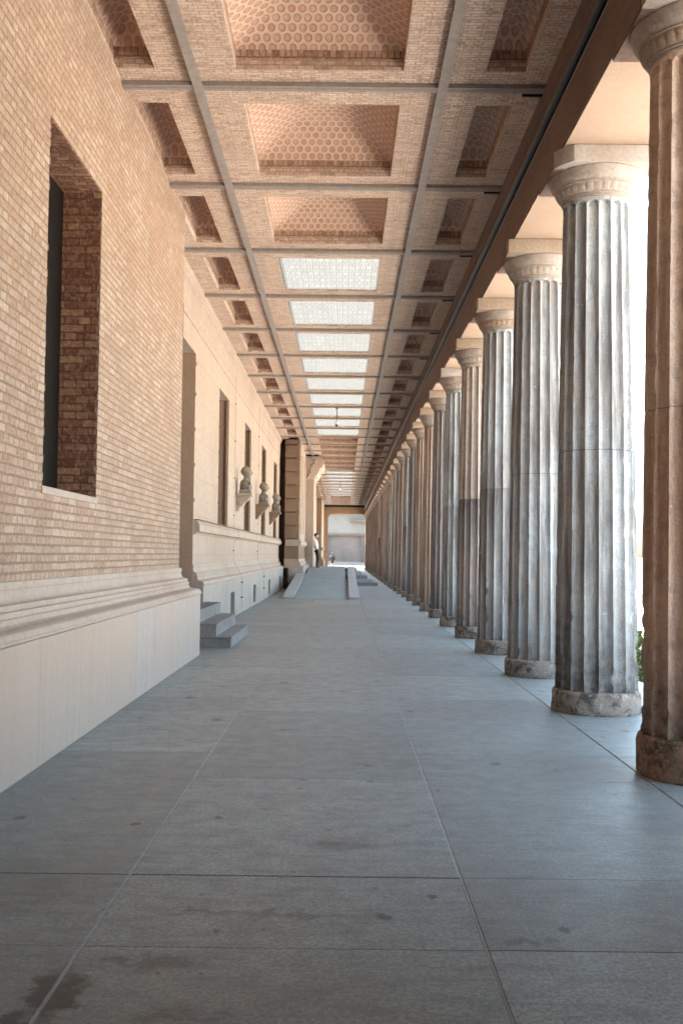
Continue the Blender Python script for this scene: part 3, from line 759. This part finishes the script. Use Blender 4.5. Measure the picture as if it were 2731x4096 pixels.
def coffer_parts(w, l, rise, wall, nx=14, ny=14):
    """vertical brick band then a shallow cloister vault; local origin at the corner"""
    a = MB().grid([-.10,0,w,w+.10],[-.10,0,l,l+.10],[.121,wall+.12], lambda x,y,z: 0<x<w and 0<y<l)
    a.v = [(x, y, z) for x, y, z in a.v]
    v = MB(); pts = {}
    ins = .0
    for i in range(nx+1):
        for j in range(ny+1):
            u, t = i/nx, j/ny
            e = min(min(u,1-u)*w, min(t,1-t)*l) / (min(w,l)/2)
            z = wall+.12 + rise*math.sin(min(1, e*1.15)*math.pi/2)
            v.v.append((w*u, l*t, z))
    for i in range(nx):
        for j in range(ny):
            n = i*(ny+1)+j; v.f.append((n, n+1, n+ny+2, n+ny+1))
    return a, v
L0 = cy(0)[1]-cy(0)[0]
protos = {}
for ci, (a, b_) in enumerate(CX):
    A, Vv = coffer_parts(b_-a, L0, .34 if ci == 1 else .22, .10 if ci == 1 else .12, 20 if ci == 1 else 8, 20)
    protos[ci] = (A.build('coffer', SOLDIER), Vv.build('vault', POTS, sharp=50))
SKYM = MB().box(0, CX[1][1]-CX[1][0], 0, L0, 0, .02).build('skylight', SKYLIGHT)
first = {0: True, 1: True, 2: True, 's': True}
for k in cells:
    for ci, (a, b_) in enumerate(CX):
        if ci == 1 and k in white:
            o = SKYM if first['s'] else SKYM.copy()
            if not first['s']: C.objects.link(o)
            first['s'] = False
            rel(o, ce); o.location = (a+.0005, cy(k)[0]+.0005, ZS+.035)
            continue
        A, Vv = protos[ci]
        if not first[ci]: A = A.copy(); C.objects.link(A); Vv = Vv.copy(); C.objects.link(Vv)
        first[ci] = False
        rel(A, ce); A.location = (a, cy(k)[0], ZS); Vv.parent = A; Vv.location = (0,0,0)
        A.name = 'coffer' if ci == 1 else 'side_coffer'
# beams
cb = MB().box(XL, XR-.002, -.065, .065, ZB, ZS-.001).box(XL,XR-.002,-.015,.015,ZB-.006,ZB-.0001).mesh('cross_beam'); cb.materials.append(BEAM)
for k in range(KMIN, KMAX+1):
    o = bpy.data.objects.new('cross_beam', cb); C.objects.link(o); rel(o, ce); o.location = (0, YB(k), 0)
for x in (-1.69, 1.05):
    P(MB().box(x-.055, x+.055, YB(KMIN)-.2, YEND, ZB-.012, ZB-.0065), 'long_beam', BEAM, ce)
    P(MB().box(x-.02, x+.02, YB(KMIN)-.2, YEND, ZB-.0064, ZS-.0015), 'long_beam', BEAM, ce)
for k in range(KMIN, KMAX):    # small black clips at the beam ends
    P(MB().box(1.96, 2.19, YB(k)+.067, YB(k)+.10, ZB-.02, ZB+.045), 'beam_clip', DARKMETAL, ce)

# hanging lamps
GLOBE = flat_mat('opal_glass', (.8,.8,.78), .3, var=.02)
for k, lab in ((8, 'white globe pendant lamp hanging from the ceiling in the nearer skylight run'), (20, 'tiny white pendant lamp hanging in the far skylight run')):
    o = empty('pendant_lamp', lab, 'lamp', (-.3, YB(k), ZB-.006), 'pendant lamps under the ceiling')
    MB().lathe([(.05,-.03),(.06,-.001)], 16).build('ceiling_rose', IRON, o)
    MB().tube((0,0,-.03),(0,0,-.46),.016).build('rod', IRON, o)
    MB().lathe([(.02,-.60),(.05,-.585),(.065,-.54),(.055,-.49),(.03,-.461)], 20).build('globe', GLOBE, o, sharp=50)
    MB().lathe([(.03,-.665),(.05,-.64),(.045,-.602)], 16).build('bottom_cap', DARKMETAL, o, sharp=50)

# ------------------------------------------------------------------ entablature over the columns
en = empty('entablature', 'stone entablature running over the column row, dark inner face and cream underside', 'entablature', (2.6, 50, ZT))
YE0 = 5.25
P(MB().box(2.201, 3.12, YNEAR, YEND, ZT+.022, 6.33), 'architrave', ARCHI, en)
# underside slabs from column axis to column axis
ncol = int((YEND - Y0C)/DY)
for k in range(-2, ncol+2):
    a = Y0C + DY*(k) + .012; b_ = Y0C + DY*(k+1) - .012
    P(MB().box(2.215, 3.10, max(a, YE0), min(b_, YEND), ZT+.004, ZT+.0215), 'underside_slab', CREAM, en)
P(MB().box(2.202, 2.215, YNEAR, YEND, 6.3305, 6.345), 'metal_lip', LIP, en)
P(MB().box(2.216, 2.23, YNEAR, YEND, 6.3305, 6.56), 'channel_back', DARKMETAL, en)
P(MB().tube((2.195, YNEAR, 6.43), (2.195, YEND, 6.43), .045, 10), 'cable_conduit', DARKMETAL, en)
P(MB().prism([(2.204,6.561),(2.204,6.60),(2.17,6.62),(2.17,6.70),(2.202,6.73),(2.202,6.95),(3.12,6.95),(3.12,6.561)], YNEAR, YEND), 'timber_cornice', ARCHI, en)
P(MB().box(2.4, 3.12, YNEAR, YEND, 6.3305, 6.5605), 'core', ARCHI, en)
P(MB().prism([(3.121,6.3),(3.2,6.4),(3.2,6.5),(3.35,6.6),(3.35,7.1),(2.5,7.3),(2.5,6.951),(3.121,6.951)], YNEAR, YEND), 'outer_cornice', MOULD, en)
for k in range(-1, ncol+1):   # brown blocks seen on the inner face between columns
    pass

# ------------------------------------------------------------------ columns
def shaft_mesh(nf, per, rings, seed, chip):
    m = MB(); seg = nf*per; z0, z1 = .232, 5.33
    zs = [z0 + (z1-.16-z0)*i/rings for i in range(rings+1)] + [z1-.12, z1-.09, z1-.07, z1-.055, z1-.045, z1-.035, z1-.02, z1]
    for z in zs:
        t = (z-z0)/(z1-z0)
        Rr = .427 + (.351-.427)*t + .008*math.sin(math.pi*t)
        if abs(z-2.7) < .01: Rr -= .006
        for a in range(seg):
            f = (a % per)/per; th = 2*math.pi*a/seg
            w = Rr*math.pi/nf
            c = math.sqrt(max(0, 1-(2*f-1)**2))
            ztop = z1-.04 - (1-c)*w
            zlow = z0+.0
            dep = .047*c if z < ztop else 0
            r = Rr - dep
            if chip:
                p = Vector((math.cos(th)*2+seed, math.sin(th)*2, z*1.5))
                nv = noise.noise(p*4.5); nv2 = noise.noise(p*14)
                edge = 1 - min(1, min(f, 1-f)*per/1.6)
                if edge > 0: r -= edge*max(0, nv-.22+.25*nv2)*.05*chip*(1.6 if z < 1.1 else .7)
                r += nv2*.0018 + nv*.003
            m.v.append((r*math.cos(th), r*math.sin(th), z))
    for i in range(len(zs)-1):
        for a in range(seg):
            b_ = (a+1) % seg
            m.f.append((i*seg+a, i*seg+b_, (i+1)*seg+b_, (i+1)*seg+a))
    me = m.mesh('shaft'); me.shade_smooth(); me.set_sharp_from_angle(angle=R(48)); return me
def lathe_mesh(name, prof, seg, mod=None, ang=35):
    me = MB().lathe(prof, seg, mod).mesh(name); me.shade_smooth(); me.set_sharp_from_angle(angle=R(ang)); return me
SH_N = [shaft_mesh(18, 9, 150, s, 1.0) for s in (3.1, 9.7, 21.0)]
SH_F = [shaft_mesh(18, 6, 34, s, .8) for s in (5.0, 31.0)]
def rough(t, z): 
    p = Vector((math.cos(t)*2.2, math.sin(t)*2.2, z*5)); return .012*noise.noise(p*1.6)+.007*noise.noise(p*6)
plp = [(.445,.0),(.455,.015),(.457,.06),(.455,.12),(.457,.18),(.452,.215),(.43,.231)]
PL_N = [lathe_mesh('plinth', plp, 96, lambda t,z,q=q: rough(t+q, z)) for q in (0, 2.0, 4.1)]
egg = lambda t, z: (.010*abs(math.sin(t*15))**.6*math.sin(math.pi*min(1,max(0,(z-5.375)/.095))) if 5.375 < z < 5.47 else 0)
neck = [(.352,5.3305),(.362,5.334),(.366,5.345),(.362,5.352),(.372,5.356),(.376,5.366),(.372,5.374)]
band = [(.376,5.3745),(.386,5.39),(.395,5.405),(.405,5.42),(.413,5.435),(.42,5.45),(.424,5.465),(.44,5.47),(.44,5.48)]
ech = [(.435,5.4805),(.452,5.50),(.475,5.53),(.483,5.565),(.492,5.60),(.494,5.612),(.487,5.62)]
NECK = lathe_mesh('necking', neck, 64); BAND = lathe_mesh('egg_band', band, 240, egg, 60); ECH = lathe_mesh('echinus', ech, 72, lambda t,z: .5*rough(t,z))
def aba(chipc=False):
    hw = .515; z0, z1 = 5.621, 5.80
    if chipc:
        m = MB()
        pts = [(-hw+.16,-hw),(hw,-hw),(hw,hw),(-hw,hw),(-hw,-hw+.22),(-hw+.06,-hw+.10)]
        n = len(pts)
        for z in (z0, z1): m.v += [(x, y, z) for x, y in pts]
        for i in range(n): j = (i+1)%n; m.f.append((i,j,n+j,n+i))
        m.f.append(tuple(range(n))[::-1]); m.f.append(tuple(range(n,2*n)))
    else: m = MB().box(-hw,hw,-hw,hw,z0,z1)
    o = m.build('abacus', ABM, bevel=.012, sharp=40); me = o.data; bpy.data.objects.remove(o); return me
AB, ABC = aba(), aba(True)
ASIDE = MB().box(-.522,-.5155,-.29,.50,5.624,5.797).box(-.514,-.30,-.29,.51,5.6135,5.6205).mesh('shaded_side'); ASIDE.materials.append(ARCHI)  # thin dark panels painting shade on the abacus's inner side and underside
for me_ in (NECK, ECH): me_.materials.append(CAPM)
BAND.materials.append(CAPB)
for me_ in SH_N+SH_F: me_.materials.append(COLM[2])
for me_ in PL_N: me_.materials.append(BASEM[0])
words = ['nearest','second','third','fourth','fifth','sixth','seventh','eighth','ninth','tenth','eleventh','twelfth','thirteenth','fourteenth','fifteenth','sixteenth',
 'seventeenth','eighteenth','nineteenth','twentieth','twenty-first','twenty-second','twenty-third','twenty-fourth','twenty-fifth','twenty-sixth','twenty-seventh',
 'twenty-eighth','twenty-ninth','thirtieth','thirty-first','thirty-second','thirty-third','thirty-fourth']
order = [0,1,2,3,4,3,6,5,5,6,3,5,6,5,2,6,5,5,6,4,5,6,5,6,5,6,5,6,5,6,5,6,5,6]
desc = ['reddish worn','grey blotched','pale grey','streaked grey','two-tone dark-footed','brown','sooty dark']
dword = {0:'reddish worn',1:'grey blotched',2:'pale grey',3:'streaked grey',4:'two-tone',5:'brown stained',6:'sooty dark'}
def part(name, me, root, mat=None, rot=0):
    o = bpy.data.objects.new(name, me); C.objects.link(o); o.parent = root; o.rotation_euler = (0,0,rot)
    if mat: o.material_slots[0].link = 'OBJECT'; o.material_slots[0].material = mat
    return o
for k in range(ncol+1):
    y = Y0C + DY*k
    if y > YEND-.6: break
    mi = order[k]
    lab = (f'{dword[mi]} fluted stone column, {words[k]} in the row' if k else 'reddish worn fluted stone column at the right edge, nearest of the row')
    o = empty('column', lab, 'column', (XC, y, 0), 'fluted columns along the walkway')
    rr = random.uniform(0, 6.28)
    part('shaft', SH_N[k % 3] if k < 6 else SH_F[k % 2], o, COLM[mi], math.pi/20*(0) + (k % 5)*math.pi/9)
    pl_ = part('plinth', PL_N[k % 3], o, BASEM[1] if k == 0 else BASEM[0], rr)
    if k == 0: pl_.scale = (1,1,1.3)
    part('necking', NECK, o); part('egg_band', BAND, o, CAPM if k % 3 else CAPB); part('echinus', ECH, o, CAPM, rr)
    part('shaded_side', ASIDE, o, ARCHI)
    part('abacus', ABC if k == 1 else AB, o, ABW if k in (0,1,5) else ABM)

# ------------------------------------------------------------------ far end wall and gate beyond
ew = empty('end_wall', 'ochre end wall with a wide doorway closing the walkway', 'wall', (0, YEND, 0))
P(MB().grid([-3.6,-1.68,2.28,4.6],[YEND,YEND+.6],[0,5.55,5.88,ZS+.4], lambda x,y,z: -1.68<x<2.28 and z<5.88), 'masonry', PLASTER_ORANGE, ew)
for s, x in ((1,-1.68),(-1,2.28)):
    P(MB().prism([(x-s*.001,5.5),(x+s*.1,5.7),(x+s*.22,5.8),(x+s*.4,5.878),(x-s*.001,5.878)], YEND+.01, YEND+.59), 'corner_fillet', PLASTER_ORANGE, ew)
P(MB().box(-2.1,2.19,YEND-.06,YEND-.002,6.62,6.80), 'dark_track', DARKMETAL, ew)

gh = empty('gate_building', 'pale masonry building with a recessed grey panel beyond the far doorway', 'building', (0,150,0))
GA = stone_mat('far_pale_stone', (.155,.145,.135), (.20,.185,.17), scale=.25, speck=.1); GB = stone_mat('far_grey_panel', (.125,.105,.095), (.15,.125,.115), (.09,.07,.06), scale=.6, speck=.15)
GC = stone_mat('far_dark_stone', (.10,.08,.07), (.13,.11,.09), scale=.6)
P(MB().grid([-20,-2.6,3.0,20],[150,151],[-.4,.55,4.4,9.2], lambda x,y,z: -2.6<x<3.0 and .55<z<4.4), 'facade', GA, gh)
P(MB().box(-2.6,3.0,150.4,150.8,.55,4.4), 'recessed_panel', GB, gh)
P(MB().box(-2.9,3.3,149.85,149.998,4.35,4.65), 'lintel', GC, gh); 
for x0 in (-2.8, 2.6): P(MB().box(x0,x0+.28,149.9,149.998,.55,4.349), 'door_post', GC, gh)
P(MB().box(.9,8.0,149.3,149.998,6.3,6.75), 'cornice_shadow', GC, gh)
P(MB().box(-20,20,149.3,149.998,7.6,7.9), 'cornice', GA, gh)
P(MB().box(-4,8,147.2,149.0,-.4,.35), 'bench_wall', GA, gh)
g = MB().poly([(-14,112.3,-.01),(12,112.3,-.01),(12,149.8,-.01),(-14,149.8,-.01)]).build('pavement', stone_mat('far_paving', (.10,.095,.09), (.125,.12,.11), scale=.5))
tag(g, 'pale paving outside the far doorway', 'pavement', kind='structure')

# ------------------------------------------------------------------ near end (behind the camera)
nw = empty('unseen_return_wall', 'unseen stone wall closing the walkway behind the viewer, side part lengthened to darken the foreground', 'wall', (0, YNEAR, 0))
P(MB().box(-3.0, 3.2, YNEAR-.5, YNEAR-.002, 0, 7.2), 'masonry', PLASTER, nw)
P(MB().box(2.25, 3.1, YNEAR, 5.2, .0, ZT+.003), 'shading_side_wall', PLASTER, nw)  # out-of-view side wall, length set to darken the foreground floor

# ------------------------------------------------------------------ people
SKIN = flat_mat('skin', (.45,.27,.19), .6, var=.05); HAIRD = flat_mat('dark_hair', (.02,.015,.012), .6)
SHIRT = flat_mat('white_shirt', (.78,.78,.78), .8, var=.04); TROU = flat_mat('dark_trousers', (.03,.03,.04), .8); SHOE = flat_mat('black_shoe', (.012,.012,.012), .4)
COAT = flat_mat('dark_coat', (.02,.018,.018), .8); SKIRT = flat_mat('grey_skirt', (.16,.15,.15), .8)
def hand(ch, wrist, d, side, s=1.0):
    """palm and five fingers as skin chains; d = direction the fingers point, side = across the palm"""
    w = Vector(wrist); d = Vector(d).normalized(); sd_ = Vector(side).normalized(); n_ = d.cross(sd_)
    palm = w + d*.05*s
    ch.append([(*w,.022*s), (*palm,.026*s)])
    for i, (off, ln) in enumerate(((-.027,.062),(-.009,.074),(.009,.070),(.026,.055))):
        a = palm + d*.045*s + sd_*off*s; b_ = a + d*ln*.5*s + n_*.008*s; c = b_ + d*ln*.4*s + n_*.02*s
        ch.append([(*palm,.026*s), (*a,.009*s), (*b_,.008*s), (*c,.007*s)])
    a = w + d*.03*s - sd_*.035*s; b_ = a + d*.03*s - sd_*.02*s
    ch.append([(*palm,.026*s), (*a,.010*s), (*b_,.008*s)])
p1 = empty('person', 'person in a white shirt and dark trousers leaning back against the portal', 'person', (-1.44, 53.9, RZ+.002))
# faces +x, back against the surround at x = -1.62
pel, che, nk = (0,0,.93), (-.04,0,1.30), (-.035,0,1.50)
skinned('head_and_arms', [[(*nk,.055),(-.02,0,1.56,.052)]], SKIN, p1)
m = MB(); head_mesh(m, (.0,0,1.67), 1.0); m.build('head', SKIN, p1, sharp=60)
m = MB(); head_mesh(m, (-.018,0,1.695), 1.04); m.build('hair', HAIRD, p1, sharp=60)
skinned('shirt', [[(0,0,.95,.15),(-.02,0,1.12,.145),(*che,.165),(-.04,0,1.43,.10),(*nk,.06)],
                  [(*che,.165),(-.03,.17,1.40,.07),(-.02,.21,1.14,.055),(.03,.20,.98,.045)], [(*che,.165),(-.03,-.17,1.40,.07),(0,-.22,1.13,.055),(.10,-.21,.96,.045)]], SHIRT, p1)
for sgn, wx in ((1,.05),(-1,.16)):
    ch = [[(wx-.03, sgn*.205, .99,.036),(wx, sgn*.20, .88,.026)]]
    hand(ch, (wx, sgn*.20, .88), (.15,0,-1), (1,0,0)); skinned('hand', ch, SKIN, p1, 1)
skinned('trousers', [[(0,0,.97,.145),(0,0,.90,.15),(.03,.10,.80,.095),(.06,.11,.48,.068),(.03,.11,.10,.055)],
                     [(0,0,.90,.15),(.05,-.10,.78,.095),(.10,-.11,.47,.068),(.02,-.11,.10,.055)]], TROU, p1)
for y_ in (.11,-.11): skinned('shoe', [[(.0,y_,.055,.045),(.09,y_,.045,.042),(.17,y_,.035,.034)]], SHOE, p1, 1)
p2 = empty('person', 'person in a long dark coat with bare legs walking beyond the far doorway', 'person', (-1.25, 112.8, .0))
m = MB(); head_mesh(m, (0,0,1.62), 1.0, (0,1)); m.build('head', SKIN, p2, sharp=60)
m = MB(); head_mesh(m, (0,-.02,1.635), 1.12, (0,1)); m.build('hair', HAIRD, p2, sharp=60)
skinned('coat', [[(0,0,.62,.24),(0,0,.85,.22),(0,0,1.05,.20),(0,0,1.30,.19),(0,0,1.44,.10),(0,0,1.50,.07)],
                 [(0,0,1.30,.19),(.2,0,1.36,.08),(.27,.02,1.10,.07),(.28,.08,.88,.05)],[(0,0,1.30,.19),(-.2,0,1.36,.08),(-.27,.02,1.10,.07),(-.28,.08,.88,.05)]], COAT, p2)
for s in (1,-1):
    ch = [[(s*.28,.08,.88,.03),(s*.28,.10,.82,.024)]]; hand(ch, (s*.28,.10,.82), (0,.2,-1), (0,1,0)); skinned('hand', ch, SKIN, p2, 1)
    skinned('leg', [[(s*.09,0,.66,.08),(s*.09,.03*s,.45,.06),(s*.08,.05*s,.10,.04)]], SKIN, p2, 1)
    skinned('shoe', [[(s*.08,.03*s-.02,.045,.042),(s*.08,.03*s+.15,.035,.036)]], SHOE, p2, 1)
skinned('skirt', [[(0,0,.66,.20),(0,0,.54,.22)]], SKIRT, p2, 1)

# ------------------------------------------------------------------ courtyard planting
LEAF = NB('leaf', .6)
gi = LEAF.n('NewGeometry'); LEAF.l(LEAF.ramp(gi.outputs['Random Per Island'], [(0,(.045,.085,.02)),(.5,(.075,.13,.03)),(1,(.12,.17,.05))]), LEAF.b.inputs['Base Color'])
BARK = flat_mat('bark', (.10,.075,.055), .9)
def leaves(n, inside, size):
    m = MB()
    for _ in range(n):
        p = Vector(inside()); q = Vector((random.gauss(0,1), random.gauss(0,1), random.gauss(0,1))).normalized()
        u = q.orthogonal().normalized(); w = q.cross(u); s = size*random.uniform(.6,1.3)
        m.poly([p-u*s*.5, p+w*s*.3, p+u*s*.5, p-w*s*.3])
    return m
def tree(x, y, h, r, n, lab):
    o = empty('tree', lab, 'tree', (x, y, -.44), 'courtyard trees')
    m = MB().tube((0,0,0),(.1,.05,h*.5),.22,10,.15)
    tips = []
    for i in range(9):
        a = i*2.4; z0 = h*(.32+.03*i); tip = (math.cos(a)*r*.6, math.sin(a)*r*.6, z0+h*.22); tips.append(tip)
        m.tube((.07,.03,z0), tip, .09, 6, .03)
    m.build('trunk', BARK, o, sharp=60)
    cl = [(t[0]*random.uniform(.6,1.3), t[1]*random.uniform(.6,1.3), t[2]+random.uniform(-.5,.8), random.uniform(.8,1.35)) for t in tips for _ in range(3)]
    def ins():
        c = random.choice(cl); q = Vector((random.gauss(0,1), random.gauss(0,1), random.gauss(0,.8)))
        q = q.normalized()*random.random()**.4*c[3]*r*.33; return (c[0]+q.x, c[1]+q.y, c[2]+q.z)
    leaves(n, ins, .2).build('crown', LEAF.m, o)
for a in ((31.8, 96, 8, 3.6, 9000, 'bushy courtyard tree seen between the two nearest columns'), (34, 60, 7.5, 3.4, 5000, 'round courtyard tree across the gravel midway along the colonnade'), (28, 20, 7, 3.2, 5000, 'round courtyard tree across the gravel near the viewer')): tree(*a)
def hin():
    y = random.uniform(10, 80); x = 5.2+random.uniform(-.45,.45)
    return (x, y, -.42+random.random()**.7*(.55+.15*math.sin(y*1.7)+.1*math.sin(y*4.1)))
h = leaves(26000, hin, .13).build('hedge', LEAF.m); tag(h, 'low green hedge growing in the courtyard behind the columns', 'hedge', kind='stuff')
